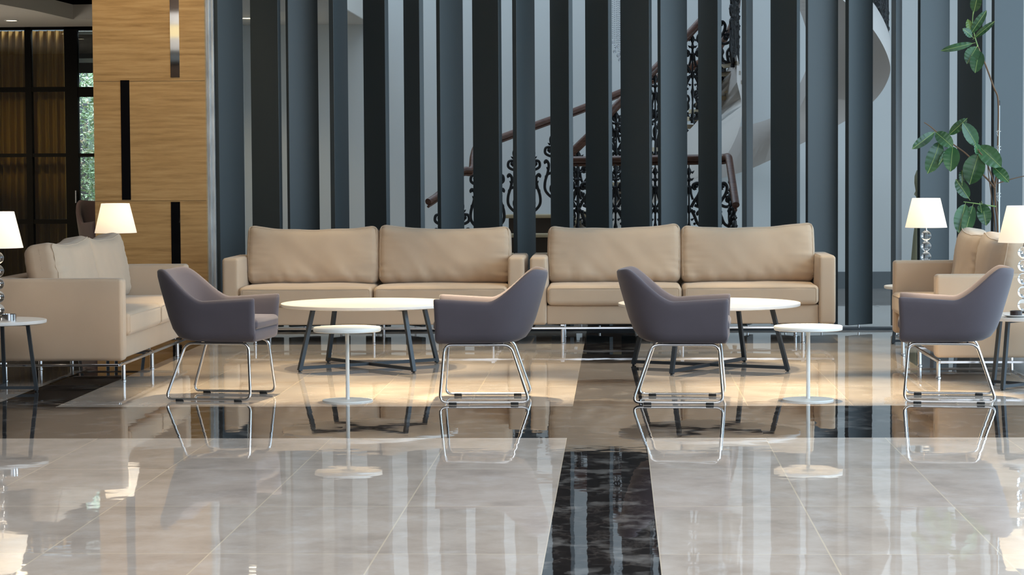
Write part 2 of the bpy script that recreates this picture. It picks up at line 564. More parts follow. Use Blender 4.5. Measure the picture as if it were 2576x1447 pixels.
# ------------------------------------------------------------------ setting
YL = 19.73          # line of the louvres
YW = 26.4           # far wall of the stair hall / glazing
XA, XB = -4.35, 6.6  # stair hall extents
b = MB(); b.add([(-8.6, -5, 0), (7, -5, 0), (7, YW + 0.3, 0), (-8.6, YW + 0.3, 0)], [(0, 1, 2, 3)])
struct(b.build('floor', STONE, smooth=False))
b = MB(); b.box(-8.6, 7, -5, YL + 0.15, 5.0, 5.15)
struct(b.build('ceiling', CEIL, smooth=False))
b = MB(); b.box(-8.75, -8.6, -5, YW + 0.4, 0, 5.1)
struct(b.build('wall_left', MIDC, smooth=False))
b = MB(); b.box(XA, 7, YW, YW + 0.2, 0, 6.2)
struct(b.build('wall_back', WALL, smooth=False))
b = MB(); b.box(XA, 7, YW - 0.02, YW, 0, 0.19)
struct(b.build('baseboard_back', BASEB, smooth=False))
b = MB(); b.box(6.6, 6.75, YL, YW, 0, 6.2)
struct(b.build('wall_right', WALL, smooth=False))
b = MB(); b.box(-8.6, 7, -5.2, -5.0, 2.9, 5.1); b.box(-8.6, -5.2, -5.2, -5.0, 0, 2.9)
b2 = MB(); b2.box(-8.6, 7, -5.0, -4.9, 3.42, 3.62); struct(b2.build('trim_6', BASEB, smooth=False))
b2 = MB(); b2.box(-8.6, 7, -5.0, -4.8, 3.62, 3.86); struct(b2.build('trim_7', CEIL, smooth=False))
b2 = MB(); b2.box(-8.6, 7, -5.0, -4.95, 3.86, 4.10); struct(b2.build('trim_8', COVE, smooth=False))
b2 = MB(); b2.box(-8.6, 7, -5.0, -4.8, 4.10, 4.32); struct(b2.build('trim_9', CEIL, smooth=False))
struct(b.build('wall_front', MIDC, smooth=False))
# partition between the stair hall and the curtained room
b = MB(); b.box(XA, XA + 0.15, YL + 0.1, YW, 0, 6.2)
struct(b.build('wall_divider', WALL, smooth=False))
# lower ceiling over the left end of the stair hall, with a bulkhead edge
b = MB(); b.box(XA + 0.15, -2.75, YL + 0.2, YW, 3.0, 3.25)
struct(b.build('ceiling_hall', CEIL, smooth=False, bev=0.01))

# oak clad pier with dark inlays
YO = 19.5
wl, wr = D(236, 300, YO).x, D(517, 300, YO).x
b = MB(); b.box(wl, wr, YO, YO + 0.5, 0, 5.0)
for z in (0.12, 1.12, 2.12, 3.12, 4.12):
    pass
struct(b.build('wall_oak', OAK, smooth=False))
b = MB()
for z in (1.118, 2.118):
    b.box(wl, wr, YO - 0.0015, YO, z - 0.0012, z + 0.0012)
struct(b.build('trim_1', mat('veneer_joint', srgb(96, 66, 38), 0.6), smooth=False))
for i, (x0, x1, y0, y1, mm_) in enumerate([(427, 451, 0, 195, MIRROR), (304, 327.5, 202, 503, GLASSY), (431, 455, 508, 812, GLASSY)]):
    yb = (y0 + y1) / 2
    a = D(x0 + 1, yb, YO); c_ = D(x1, yb, YO)
    z1, z0 = D(x0, y0, YO).z, D(x0, y1, YO).z
    if i == 0:
        z1 = 3.1
    q = MB(); q.box(a.x, c_.x, YO - 0.004, YO + 0.01, z0, z1)
    struct(q.build('trim_%d' % (i + 2), mm_, smooth=False))
# concrete pier beside the oak
cx0, cx1 = wr, D(540, 300, 19.62).x
b = MB(); b.box(cx0, cx1 + 0.0, 19.60, 20.0, 0, 5.0); b.box(cx0 - 0.01, cx0 + 0.028, 19.56, 19.64, 0, 5.0)
struct(b.build('wall_pier', CONC, smooth=False, bev=0.004))

# threshold channel below the louvres
b = MB(); b.box(cx1, 6.6, YL - 0.05, YL + 0.14, 0, 0.018)
struct(b.build('trim_5', ANTH, smooth=False))

# glazed partition of the curtained room ------------------------------------------------
YG = YW


def gx(px):
    return D(px, 300, YG).x


def gz(py, px=130):
    return D(px, py, YG).z


Xg0, Xg1 = -8.6, XA
zt = 3.0
b = MB()
fy0, fy1 = YG - 0.06, YG + 0.04
for (p0, p1) in ((68, 83), (167, 199)):
    b.box(gx(p0), gx(p1), fy0, fy1, 0, zt)
pitch_ = gx(83) - gx(83 - 98)
for k in range(1, 4):
    b.box(gx(68) - pitch_ * k, gx(83) - pitch_ * k, fy0, fy1, 0, zt)
b.box(gx(236) + 0.1, gx(236) + 0.2, fy0, fy1, 0, zt)
b.box(gx(236) + 1.0, Xg1, fy0, fy1, 0, zt)
for (p0, p1) in ((219, 231), (386, 395), (552, 563)):
    b.box(Xg0, gx(167), fy0 + 0.01, fy1, gz(p1), gz(p0))
for (p0, p1) in ((219, 244), (386, 395), (558, 566)):
    b.box(gx(199), Xg1, fy0 + 0.01, fy1, gz(p1, 215), gz(p0, 215))
b.box(Xg0, Xg1, fy0, fy1, 0, 0.12)
b.box(Xg0, Xg1, fy0, fy1, zt - 0.03, zt + 0.1)
b.box(gx(199), Xg1, fy0, fy1, gz(78), zt)
win = struct(b.build('window_1', BLACKF, smooth=False))
b = MB(); b.box(Xg0, Xg1, YG - 0.012, YG - 0.004, 0.1, zt - 0.02)
b.build('pane', PANE, win, smooth=False)
b = MB(); p = D(191, 495, YG - 0.09); b.tube([p + Vector((0, 0, -0.07)), p + Vector((0, 0, 0.07))], 0.012); b.tube([p, p + Vector((0, 0.06, 0))], 0.008)
b.build('handle', BRUSH, win)
# wall above glazing
b = MB(); b.box(Xg0, Xg1, YG - 0.02, YG + 0.15, zt + 0.1, 5.0)
struct(b.build('wall_bulkhead', DARKC, smooth=False))
b = MB(); b.box(-8.75, XA + 0.15, YL + 0.15, YG + 0.3, 5.0, 5.15)
struct(b.build('ceiling_upper', CEIL, smooth=False))
# low ceiling of the left bay with a raised dark recess
c0 = D(118, 28, 24.2); c1_ = D(184, 50, 25.4); c2_ = D(240, 47, 25.5)
b = MB()
yA = 20.4
K = [(-8.6, yA), (c0.x - 0.35, yA), (c0.x, G(118, 26, 3.0).y), (G(184, 49, 3.0).x, G(184, 49, 3.0).y), (XA, G(236, 47, 3.0).y), (XA, YG), (-8.6, YG)]
vs = [(x, y, 3.0) for x, y in K] + [(x, y, 3.16) for x, y in K]
n_ = len(K)
b.add(vs, [tuple(range(n_))[::-1], tuple(range(n_, 2 * n_))] + [(i, (i + 1) % n_, (i + 1) % n_ + n_, i + n_) for i in range(n_)])
struct(b.build('ceiling_left', CEIL, smooth=False))
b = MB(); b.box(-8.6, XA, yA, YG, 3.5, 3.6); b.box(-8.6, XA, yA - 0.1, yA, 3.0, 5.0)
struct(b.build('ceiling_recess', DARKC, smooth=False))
# room behind the partition: floor and garden light
b = MB(); b.box(-12, XA + 1, YG + 0.2, 40, -0.1, -0.002)
struct(b.build('ground_garden', GRASS, smooth=False))

# downlights
for (px, py, zz, lab) in [(29, 51, 3.0, 'round recessed downlight at the upper left of the picture, in the low white ceiling'),
                          (None, 24.05, 3.0, 'round recessed downlight mirrored in the glass partition, out of frame at left'),
                          (622, 45, 3.0, 'round recessed downlight seen between the two leftmost louvres')]:
    if px is None:
        loc = Vector((-6.6, py, zz))
    else:
        loc = G(px, py, zz)
    t = thing('downlight', lab, 'ceiling light', (loc.x, loc.y, zz - 0.001))
    q = MB(); q.lathe([(0.062, -0.006), (0.075, -0.006), (0.078, 0.001), (0.062, 0.001)], 28, cap=False); q.build('ring', WMETAL, t)
    q = MB(); q.lathe([(0.0, -0.003), (0.062, -0.003)], 28, cap=False); q.build('diffuser', LITE, t)
    spot('downlight_beam', (loc.x, loc.y, zz - 0.03), 40, math.radians(115), 0.8, (1, 0.82, 0.5), (loc.x, loc.y, 0), 0.05)

# ochre curtains behind the glass
ci = 0
for (a_, b_, lab) in [(-360, -45, 'ochre pleated curtain added beyond the left edge of the frame to block garden light'), (62 - 98, 67, 'ochre pleated curtain at the left edge of the frame behind black framed glass'),  # outermost curtain is added out of view to block garden light
                      (73, 166, 'ochre pleated curtain between the two black mullions left of the oak wall')]:
    x0, x1 = gx(a_), gx(b_)
    nn = 90 if a_ > -100 else 240
    q = MB(); vs, fs = [], []
    for j in range(2):
        for i in range(nn + 1):
            t = i / nn
            yy = YG + 0.13 + 0.11 * abs(sin(t * PI * (4.5 if a_ > 0 else (15 if a_ < -100 else 6)))) ** 0.7 + 0.006 * sin(t * 90)
            vs.append((x0 + (x1 - x0) * t, yy, 0.03 if j == 0 else 2.97))
    for j in range(2):
        for i in range(nn + 1):
            v = vs[j * (nn + 1) + i]; vs.append((v[0], v[1] + 0.004, v[2]))
    m_ = nn + 1
    for i in range(nn):
        fs.append((i, i + 1, m_ + i + 1, m_ + i)); fs.append((2 * m_ + i, 3 * m_ + i, 3 * m_ + i + 1, 2 * m_ + i + 1))
    q.add(vs, fs)
    tag(q.build('curtain', CURT, ang=180), lab, 'curtain', 'curtains behind the glass partition')

# roller blind at the top of the garden window
bx0_, bx1_ = gx(196), XA
q = MB(); q.box(bx0_, bx1_, YG + 0.10, YG + 0.115, gz(183, 215), 2.93)
rb_ = tag(q.build('roller_blind', DARKC, smooth=False), 'dark roller blind half drawn over the garden window left of the oak wall', 'blind')
q = MB(); q.box(bx0_, bx1_, YG + 0.094, YG + 0.12, gz(157, 215), gz(146, 215)); q.build('hem_bar', WMETAL, rb_, smooth=False)
q = MB(); q.tube([(bx0_, YG + 0.11, 2.94), (bx1_, YG + 0.11, 2.94)], 0.025, 12); q.build('roller', WMETAL, rb_)

# hedge outside
q = MB()
ha, hb = gx(190), gx(330)
for i in range(9000):
    p = Vector((random.uniform(ha - 0.4, hb), 28.1 + random.random() ** 2 * 0.7, random.uniform(0, 2.75)))
    d = Vector((random.gauss(0, 1), random.gauss(0, .6), random.gauss(0, 1))).normalized()
    l_ = random.uniform(0.03, 0.075); w_ = l_ * 0.22
    s_ = d.orthogonal().normalized(); s_.rotate(Matrix.Rotation(random.uniform(0, 6), 3, d))
    nrm = d.cross(s_) * 0.006
    q.add([p, p + d * l_ * .5 + s_ * w_, p + d * l_, p + d * l_ * .5 - s_ * w_, p + d * l_ * .5 + nrm], [(0, 1, 4), (1, 2, 4), (2, 3, 4), (3, 0, 4)])
hd = tag(q.build('hedge', HEDGE, smooth=False, recalc=False), 'leafy green hedge with pink blossom outside the window left of the oak wall', 'hedge')
q = MB(); q.rbox(ha - 0.4, hb, 28.7, 29.3, 0, 2.7, 0.1, 2)
q.build('hedge_core', mat('hedge_shade', srgb(150, 172, 168), 0.9), hd)

# ------------------------------------------------------------------ louvres
LV = [(539, 547.5, 611, 'R'), (631, 697, 704, 'L'), (718, 724, 800, 'R'), (827, 838.6, 875, 'R'), (915, 966, 975, 'L'), (1015, 1053.6, 1064.5, 'L'),
      (1099, 1107.7, 1163, 'R'), (1188, 1252.8, 1260.7, 'L'), (1290, 1300, 1343.8, 'R'), (1384, 1429, 1439, 'L'), (1472.5, 1529, 1538, 'L'), (1561, 1632, 1638.6, 'L'),
      (1655.4, 1663, 1727, 'R'), (1756.6, 1804, 1814, 'L'), (1867, 1878.6, 1893, 'R'), (1938.4, 2004, 2012, 'L'), (2027, 2033, 2108, 'R'), (2127, 2136, 2195.7, 'R'),
      (2245, 2255, 2266.6, 'G'), (2308, 2315, 2390, 'R'), (2408, 2471, 2480, 'L'), (2493.6, 2501, 2575, 'R')]
LW, LT = 0.286, 0.042
hints = ['beside the concrete pier', 'above the left arm of the left back sofa', 'above the left end of the left back sofa', 'above the left back sofa',
         'above the cushion seam of the left sofa', 'left of the lowest end of the stair handrail', 'crossed behind by the lowest handrail end', 'just left of the first iron balusters',
         'hiding the first large iron baluster', 'right above the gap between the two back sofas', 'left of the hanging crystal strands', 'right of the hanging crystal strands',
         'above the cushion seam of the right back sofa', 'just left of the rounded white stair soffit', 'edge-on, right of the rounded stair soffit', 'right of the edge-on one',
         'above the right end of the right back sofa', 'clear between back sofa and right side sofa', 'almost edge-on, left of the right lamp', 'directly behind the lamp on the right',
         'behind the leaves of the rubber plant', 'behind the plant pole at the right edge']
order = ['first', 'second', 'third', 'fourth', 'fifth', 'sixth', 'seventh', 'eighth', 'ninth', 'tenth', 'eleventh', 'twelfth', 'thirteenth', 'fourteenth', 'fifteenth', 'sixteenth', 'seventeenth', 'eighteenth', 'nineteenth', 'twentieth', 'twenty-first', 'twenty-second']
for i, (a_, b_, c_, k) in enumerate(LV):
    yref = 70
    s = 5900 / YL
    if k == 'R':
        e, f_ = (b_ - a_) / s, (c_ - b_) / s
    elif k == 'L':
        f_, e = (b_ - a_) / s, (c_ - b_) / s
    else:
        e, f_ = (b_ - a_) / s, (c_ - b_) / s
    ph = math.atan2(e / LT, f_ / LW)            # rotation from frontal
    cxp = (a_ + c_) / 2
    loc = D(cxp, yref, YL)
    view = math.atan2(loc.x, YL)                # bearing from the camera
    rot = ph if k in 'RG' else -ph
    rot -= view
    t = thing('louvre_panel', '%s dark grey louvre from the left, %s' % (order[i], hints[i]), 'louvre', (loc.x, YL, 0), rot, 'vertical louvres across the stair hall')
    q = MB(); q.box(-LW / 2, LW / 2, -LT / 2, LT / 2, 0.045, 4.98)
    q.build('slat', LOUV, t, smooth=True, bev=0.003)
    q = MB(); q.lathe([(0.009, 0.018), (0.009, 0.045)], 12); q.build('pivot_pin', CHROME, t)

# ------------------------------------------------------------------ staircase
def rail_mesh(path, r=0.034):
    q = MB(); q.tube(path, r, 12)
    return q


def at(path, s_):
    ln = [0]
    for i in range(1, len(path)):
        ln.append(ln[-1] + (path[i] - path[i - 1]).length)
    s_ = max(0, min(ln[-1], s_))
    for i in range(1, len(path)):
        if ln[i] >= s_:
            t = (s_ - ln[i - 1]) / max(1e-9, ln[i] - ln[i - 1])
            return path[i - 1].lerp(path[i], t), (path[i] - path[i - 1]).normalized()
    return path[-1], (path[-1] - path[-2]).normalized()


def length(path):
    return sum((path[i] - path[i - 1]).length for i in range(1, len(path)))


def baluster_mesh():
    q = MB()
    P_ = lambda pts: [Vector((x, 0, z)) for x, z in pts]
    q.lathe([(0.006, 0.0), (0.02, 0.0), (0.02, 0.02), (0.012, 0.04), (0.022, 0.07), (0.012, 0.1), (0.008, 0.2), (0.012, 0.26), (0.02, 0.3), (0.01, 0.34), (0.008, 0.42),
             (0.022, 0.45), (0.022, 0.47), (0.009, 0.5), (0.008, 0.60), (0.02, 0.64), (0.03, 0.665), (0.012, 0.68), (0.01, 0.71), (0.026, 0.735), (0.012, 0.75), (0.01, 0.77), (0.024, 0.80), (0.02, 0.82), (0.006, 0.845), (0.006, 0.87)], 8)
    for s_ in (-1, 1):
        M_ = lambda pts: smooth_path(P_([(x * s_, z) for x, z in pts]), 5)
        q.tube(M_([(0.0, 0.04), (0.09, 0.06), (0.16, 0.13), (0.165, 0.22), (0.135, 0.32), (0.125, 0.40), (0.15, 0.44), (0.165, 0.425), (0.158, 0.41)]), 0.0147, 6)
        q.tube(M_([(0.02, 0.10), (0.07, 0.095), (0.105, 0.13), (0.10, 0.18), (0.06, 0.19), (0.045, 0.155), (0.07, 0.135)]), 0.0124, 6)
        q.tube(M_([(0.05, 0.19), (0.035, 0.23), (0.05, 0.265), (0.075, 0.25)]), 0.0109, 6)
        q.tube(M_([(0.135, 0.30), (0.08, 0.33), (0.05, 0.40), (0.02, 0.46)]), 0.0139, 6)
        q.tube(M_([(0.02, 0.48), (0.045, 0.53), (0.09, 0.60), (0.105, 0.66), (0.08, 0.70), (0.04, 0.685), (0.045, 0.65), (0.065, 0.655)]), 0.0147, 6)
        q.tube(M_([(0.05, 0.50), (0.10, 0.485), (0.16, 0.515), (0.155, 0.57), (0.11, 0.575), (0.10, 0.54), (0.125, 0.53)]), 0.0139, 6)
        q.tube(M_([(0.015, 0.66), (0.02, 0.60), (0.035, 0.55)]), 0.0109, 6)
        for (x, z, r) in ((0.12, 0.548, 0.022), (0.07, 0.15, 0.024), (0.066, 0.672, 0.018), (0.157, 0.425, 0.012), (0.075, 0.25, 0.011), (0.045, 0.44, 0.016), (0.05, 0.33, 0.013)):
            prof = [(r * sin(a_ * PI / 6), -r * cos(a_ * PI / 6)) for a_ in range(7)]
            q.lathe([(max(1e-6, rr), zz) for rr, zz in prof], 8, (x * s_, 0, z))
        for (x, z, a_) in ((0.03, 0.735, .9), (0.035, 0.80, .8), (0.045, 0.68, .4), (0.14, 0.36, .6), (0.12, 0.61, .9), (0.16, 0.27, .2), (0.03, 0.37, 1.0)):
            dx, dz = 0.035 * sin(a_) * s_, 0.035 * cos(a_)
            q.tube([Vector((x * s_ - dx * .4, 0, z - dz * .4)), Vector((x * s_, 0, z)), Vector((x * s_ + dx * .6, 0, z + dz * .6))], [0.012, 0.011, 0.001], 5)
    return q


stair = thing('spiral_staircase', 'curved staircase with black scrolled iron balusters and brown handrails behind the louvres', 'staircase', (0, 23.5, 0))
OFF = Vector((0, -23.5, 0))


def rel(pts):
    return [p + OFF for p in pts]


def child(q, name, mt, **kw):
    q.v = [v + OFF for v in q.v]
    return q.build(name, mt, stair, **kw)


A = smooth_path([D(1077, 508, 21.6), D(1105, 488, 21.8), D(1150, 440, 22.3), D(1168, 428, 22.4), D(1186, 426, 22.45), D(1190, 395, 22.55), D(1200, 368, 22.7), D(1225, 358, 23.0), D(1275, 340, 23.5),
                 D(1365, 307, 24.0), D(1455, 275, 24.4), D(1550, 236, 24.8), D(1648, 196, 25.0), D(1735, 168, 24.9), D(1800, 128, 24.5), D(1842, 60, 23.8), D(1856, -10, 23.0), D(1840, -80, 22.3)])
Bp = smooth_path([D(1420, 402, 22.3), D(1455, 366, 22.3), D(1500, 322, 22.3), D(1550, 266, 22.35), D(1600, 216, 22.4), D(1648, 172, 22.5), D(1742, 74, 22.7), D(1790, 15, 22.9), D(1825, -60, 23.0)])
Cp = round_corners([D(1425, 403, 21.7), D(1822, 397, 21.2), D(1833, 393, 21.1), D(1851, 516, 20.5)], 0.06)
for pth, rr in ((A, 0.032), (Bp, 0.034), (Cp, 0.034)):
    q = rail_mesh(pth, rr)
    rl = child(q, 'handrail', RAILW)
    q2 = MB(); q2.tube([p + OFF - Vector((0, 0, rr + 0.012)) for p in pth], 0.014, 6)
    q2.build('under_rail', RAILW, rl)
bal = baluster_mesh()
me0 = None


def place_bal(p, d, h=0.87):
    global me0
    if me0 is None:
        o = bal.build('baluster', IRON, stair)
        me0 = o.data
    else:
        o = bpy.data.objects.new('baluster', me0); COL.objects.link(o); o.parent = stair
    o.location = (p.x, p.y - 23.5, p.z - h)
    o.rotation_euler = (0, 0, math.atan2(d.y, d.x))
    return o


# first run stands at the pixels where the photo shows them
for px in (1132, 1222, 1318, 1415, 1530, 1620, 1700, 1765, 1815):
    best = min(A, key=lambda p: abs(p.x - D(px, 300, p.y).x) + (0 if p.z < 2.9 else 9))
    i = A.index(best); dd = A[min(i + 1, len(A) - 1)] - A[max(i - 1, 0)]
    if px < 1640:
        dd = Vector((1, 0.25, 0))
    place_bal(best - Vector((0, 0, 0.03)), dd)
LA = length(A)
for s_ in (LA - 0.9, LA - 0.62, LA - 0.35, LA - 0.1):
    p, d = at(A, s_); place_bal(p - Vector((0, 0, 0.03)), Vector((d.x, d.y, 0)))
LB = length(Bp)
for px in (1455, 1550, 1652, 1745, 1800):
    best = min(Bp, key=lambda p: abs(p.x - D(px, 300, p.y).x))
    i = Bp.index(best); dd = Bp[min(i + 1, len(Bp) - 1)] - Bp[max(i - 1, 0)]
    place_bal(best - Vector((0, 0, 0.03)), Vector((1, dd.y, 0)))
for px in (1452, 1548, 1648, 1733, 1800):
    place_bal(D(px, 400, 21.4) - Vector((0, 0, 0.05)), Vector((1, 0, 0)))
for s_ in (0.14, 0.3, 0.46, 0.6):
    p = Cp[-1].lerp(Cp[-2], s_ / 0.75); place_bal(p - Vector((0, 0, 0.05)), Vector((0.12, 1, 0)))

# treads: the flight seen face on, then the turning run
TZ0 = [0.17 * k for k in range(1, 6)]
tx = [(1238, 1460), (1240, 1455), (1246, 1450), (1250, 1447), (1272, 1446)]
for k, z in enumerate(TZ0):
    Yk = 22.3 + 0.29 * k
    zz = z if k < 4 else 0.87
    if k == 4:
        zz = D(1350, 540, Yk).z
    xl, xr = D(tx[k][0], 500, Yk).x, D(tx[k][1], 500, Yk).x
    zz = zz if k == 4 else D(1350, 540, 23.46).z - 0.185 * (4 - k)
    q = MB(); q.rbox(xl, xr, Yk - 0.03, Yk + 0.33, zz - 0.035, zz, 0.006, 1)
    td = child(q, 'tread', NOSE)
    q = MB(); q.box(xl + 0.03, xr - 0.03, Yk, Yk + 0.3, 0.0 if k == 0 else zz - 0.185 * 2 if False else 0.0, zz - 0.035)
    q.v = [v + OFF for v in q.v]
    q.build('riser', TREADW, td, smooth=False)
# turning run between the two rails: ruled slab
n_ = 22
LAs, LBs = 0, 0
Apart = [p for p in A if p.z >= D(1400, 290, 24.2).z]
LP = length(Apart); LBq = length(Bp)
top, bot = [], []
for i in range(n_ + 1):
    t = i / n_
    pa, _ = at(Apart, LP * t); pb, _ = at(Bp, LBq * (0.04 + 0.96 * t))
    za = pa.z - 0.93 + 0.12 * max(0, t - 0.5) * 2
    pa = pa + Vector((0.05 * t, 0, 0))
    top.append((Vector((pa.x, pa.y, za)), Vector((pb.x, pb.y, min(pb.z - 0.93, za + 0.7)))))
q = MB(); vs = []
for (a_, b_) in top:
    vs += [a_, b_, b_ - Vector((0, 0, 0.26)), a_ - Vector((0, 0, 0.26))]
fs = []
for i in range(n_):
    for k in range(4):
        fs.append((i * 4 + k, i * 4 + (k + 1) % 4, (i + 1) * 4 + (k + 1) % 4, (i + 1) * 4 + k))
fs += [(0, 1, 2, 3), (4 * n_, 4 * n_ + 3, 4 * n_ + 2, 4 * n_ + 1)]
q.add(vs, fs)
child(q, 'stair_soffit', PLASTER, ang=60)
for i in range(0, n_, 1):
    a0, b0 = top[i]; a1, b1 = top[i + 1]
    z = max(a0.z, b0.z, a1.z, b1.z) if False else (a0.z + b0.z + a1.z + b1.z) / 4 + 0.05
    q = MB()
    vs = [Vector((p.x, p.y, z)) for p in (a0, b0, b1, a1)]
    vs += [Vector((p.x, p.y, z - 0.04)) for p in (a0, b0, b1, a1)]
    q.add(vs, [(0, 1, 2, 3), (7, 6, 5, 4), (0, 4, 5, 1), (1, 5, 6, 2), (2, 6, 7, 3), (3, 7, 4, 0)])
    child(q, 'tread', NOSE, smooth=False)
# landing platform behind the level balustrade
x0, x1 = D(1450, 600, 21.45).x, D(1836, 600, 21.45).x
q = MB(); q.rbox(x0, x1, 21.3, 23.2, 0.30, 0.42, 0.01, 1); child(q, 'landing', NOSE)
q = MB(); q.box(x0 + 0.05, x1 - 0.05, 21.4, 23.1, 0, 0.30); child(q, 'landing_base', TREADW, smooth=False)

# the wide upper sweep at the right: underside of the higher turn
up = smooth_path([D(1700, 475, YW - 0.02), D(1847, 439, 26.3), D(1938, 403, 26.1), D(2020, 360, 25.8), D(2117, 310, 25.2), D(2196, 256, 24.3), D(2234, 200, 23.4), D(2236, 150, 22.7), D(2196, 74, 22.0), D(2120, 0, 21.5), D(2040, -60, 21.3)])
q = MB(); vs = []
cen = D(1960, 200, 24.2)
for i, p in enumerate(up):
    k = 0.30
    inn = Vector((cen.x + (p.x - cen.x) * k, cen.y + (p.y - cen.y) * k, p.z + 0.12))
    if i < 20:
        inn = Vector((p.x, YW + 0.1, p.z + 0.35)).lerp(inn, (i / 20) ** 1.0)
    vs += [p, inn, inn + Vector((0, 0, 0.25)), p + Vector((0, 0, 0.25))]
fs = []
for i in range(len(up) - 1):
    for k in range(4):
        fs.append((i * 4 + k, i * 4 + (k + 1) % 4, (i + 1) * 4 + (k + 1) % 4, (i + 1) * 4 + k))
q.add(vs, fs)
child(q, 'upper_soffit', PLASTER, ang=80)
us = [p + Vector((-0.03, 0, 0.25)) for p in up if p.z > 2.0]
ur = [p + Vector((0, 0, 0.92)) for p in us]
q = rail_mesh(ur, 0.03); child(q, 'handrail', RAILW)
LU = length(us)
k = 0.1
while k < LU:
    p, d = at(us, k); place_bal(p + Vector((0, 0, 0.87)), Vector((d.x, d.y, 0))); k += 0.3

# crystal strands of the chandelier
ch = thing('crystal_chandelier', 'strands of crystal beads hanging at the top between two louvres', 'chandelier', (D(1550, 60, 22.0).x, 22.0, 3.4))
for (px, yend) in ((1541, 108), (1546, 128), (1551, 118), (1555, 140), (1559, 150), (1563, 135)):
    p0 = D(px, 30, 22.0); z1 = D(px, yend, 22.0).z
    dy = random.uniform(-.08, .08)
    q = MB(); z = 3.4
    while z > z1 + 0.03:
        q.lathe([(0.001, -0.009), (0.0075, 0), (0.001, 0.009)], 6, (p0.x - ch.location.x, dy, z - 3.4)); z -= 0.02
    q.lathe([(0.001, -0.022), (0.014, -0.012), (0.018, 0), (0.012, 0.014), (0.001, 0.024)], 10, (p0.x - ch.location.x, dy, z1 - 3.4))
    q.build('bead_strand', BEAD, ch, smooth=False)
q = MB(); q.lathe([(0.16, -0.01), (0.17, 0.0), (0.17, 0.03), (0.0, 0.03)], 24); q.tube([(0, 0, 0.02), (0, 0, 2.2)], 0.008, 8)
q.build('chandelier_ring', CHROME, ch)

# bronze figure behind the louvres
sp_ = D(2313, 500, 20.9)
q = MB(); prof = []
zs = [(0.0, .085), (0.05, .09), (0.3, .088), (0.55, .072), (0.75, .055), (0.9, .034), (0.97, .024), (1.03, .022), (1.10, .030), (1.16, .036), (1.22, .046), (1.28, .044), (1.33, .026), (1.345, .002)]
q.lathe([(r, z) for z, r in zs], 20)
nose = MB()
for v in q.v:
    v.y *= 0.8
q.tube([Vector((-.018, 0, 1.155)), Vector((-.042, 0, 1.12)), Vector((-.02, 0, 1.105))], [.012, .006, .012], 6)
q.tube([Vector((-.02, 0, 1.08)), Vector((-.032, 0, 1.07)), Vector((-.02, 0, 1.06))], [.008, .006, .008], 6)
t = tag(q.build('bronze_figure', STATUE), 'slim weathered figure standing in the hall behind the right lamp', 'sculpture')
t.location = (sp_.x, sp_.y, 0)

# ------------------------------------------------------------------ sofas (local: front toward -y, width along x)
SW = 2.372


def cushion(q, x0, x1, y0, y1, z0, z1, r, puff, wr, seed, front=None, dent=0.0):
    cz = (z0 + z1) / 2

    def fn(p, t):
        d = Vector((0, 0, 0))
        ex = (1 - t.x ** 4); ez = (1 - t.z ** 4); ey = (1 - t.y ** 4)
        # puffed broad faces
        if front == 'y':
            p.y += puff * t.y * ex * ez
            # soft pulled corners and sagging top edge
            p.z += (dent * (t.x ** 2 - 0.45) + 0.010 * t.x * sin(seed * 5.1)) * max(0, t.z)
            p.x += 0.008 * t.x * (1 - t.z ** 2)
            nn = noise.noise(Vector((p.x * 3.2 + seed, p.z * 4, seed))) * wr * 0.8
            # creases radiating from the lower edge and corners
            cr_ = max(0, 0.15 - t.z) ** 2 * noise.noise(Vector((p.x * 19 + seed * 3 + p.z * 9, p.z * 6, 0))) * wr * 1.5
            cs = abs(t.x) ** 5 * noise.noise(Vector((p.z * 34 + seed, p.x * 6, 5))) * wr * 0.7
            diag = noise.noise(Vector(((p.x + p.z) * 7 + seed, (p.x - p.z) * 2.2, 9))) * wr * 0.35
            p.y += (nn + cr_ + cs + diag) * (1 if t.y < 0 else 0.3)
            p.z += noise.noise(Vector((p.x * 4 + seed, 3, 0))) * 0.014 * max(0, t.z)
        else:
            p.z += puff * t.z * ex * ey
            p.z += noise.noise(Vector((p.x * 4 + seed, p.y * 4, 0))) * wr * max(0, t.z)
            p.y += noise.noise(Vector((p.x * 5 + seed, 0, 2))) * wr * 0.6
        return p
    q.rbox(x0, x1, y0, y1, z0, z1, r, 3, 0, fn, 26)
    c = Vector(((x0 + x1) / 2, (y0 + y1) / 2, cz)); h = Vector(((x1 - x0) / 2, (y1 - y0) / 2, (z1 - z0) / 2))

    def follow(p):
        d = p - c
        return fn(p.copy(), Vector((d.x / h.x, d.y / h.y, d.z / h.z)))
    return follow


def piping(x0, x1, z0, z1, y, r=0.004, seed=0):
    pts = round_corners([Vector((x0, y, z0)), Vector((x0, y, z1)), Vector((x1, y, z1)), Vector((x1, y, z0))], 0.04, 5)
    return pts


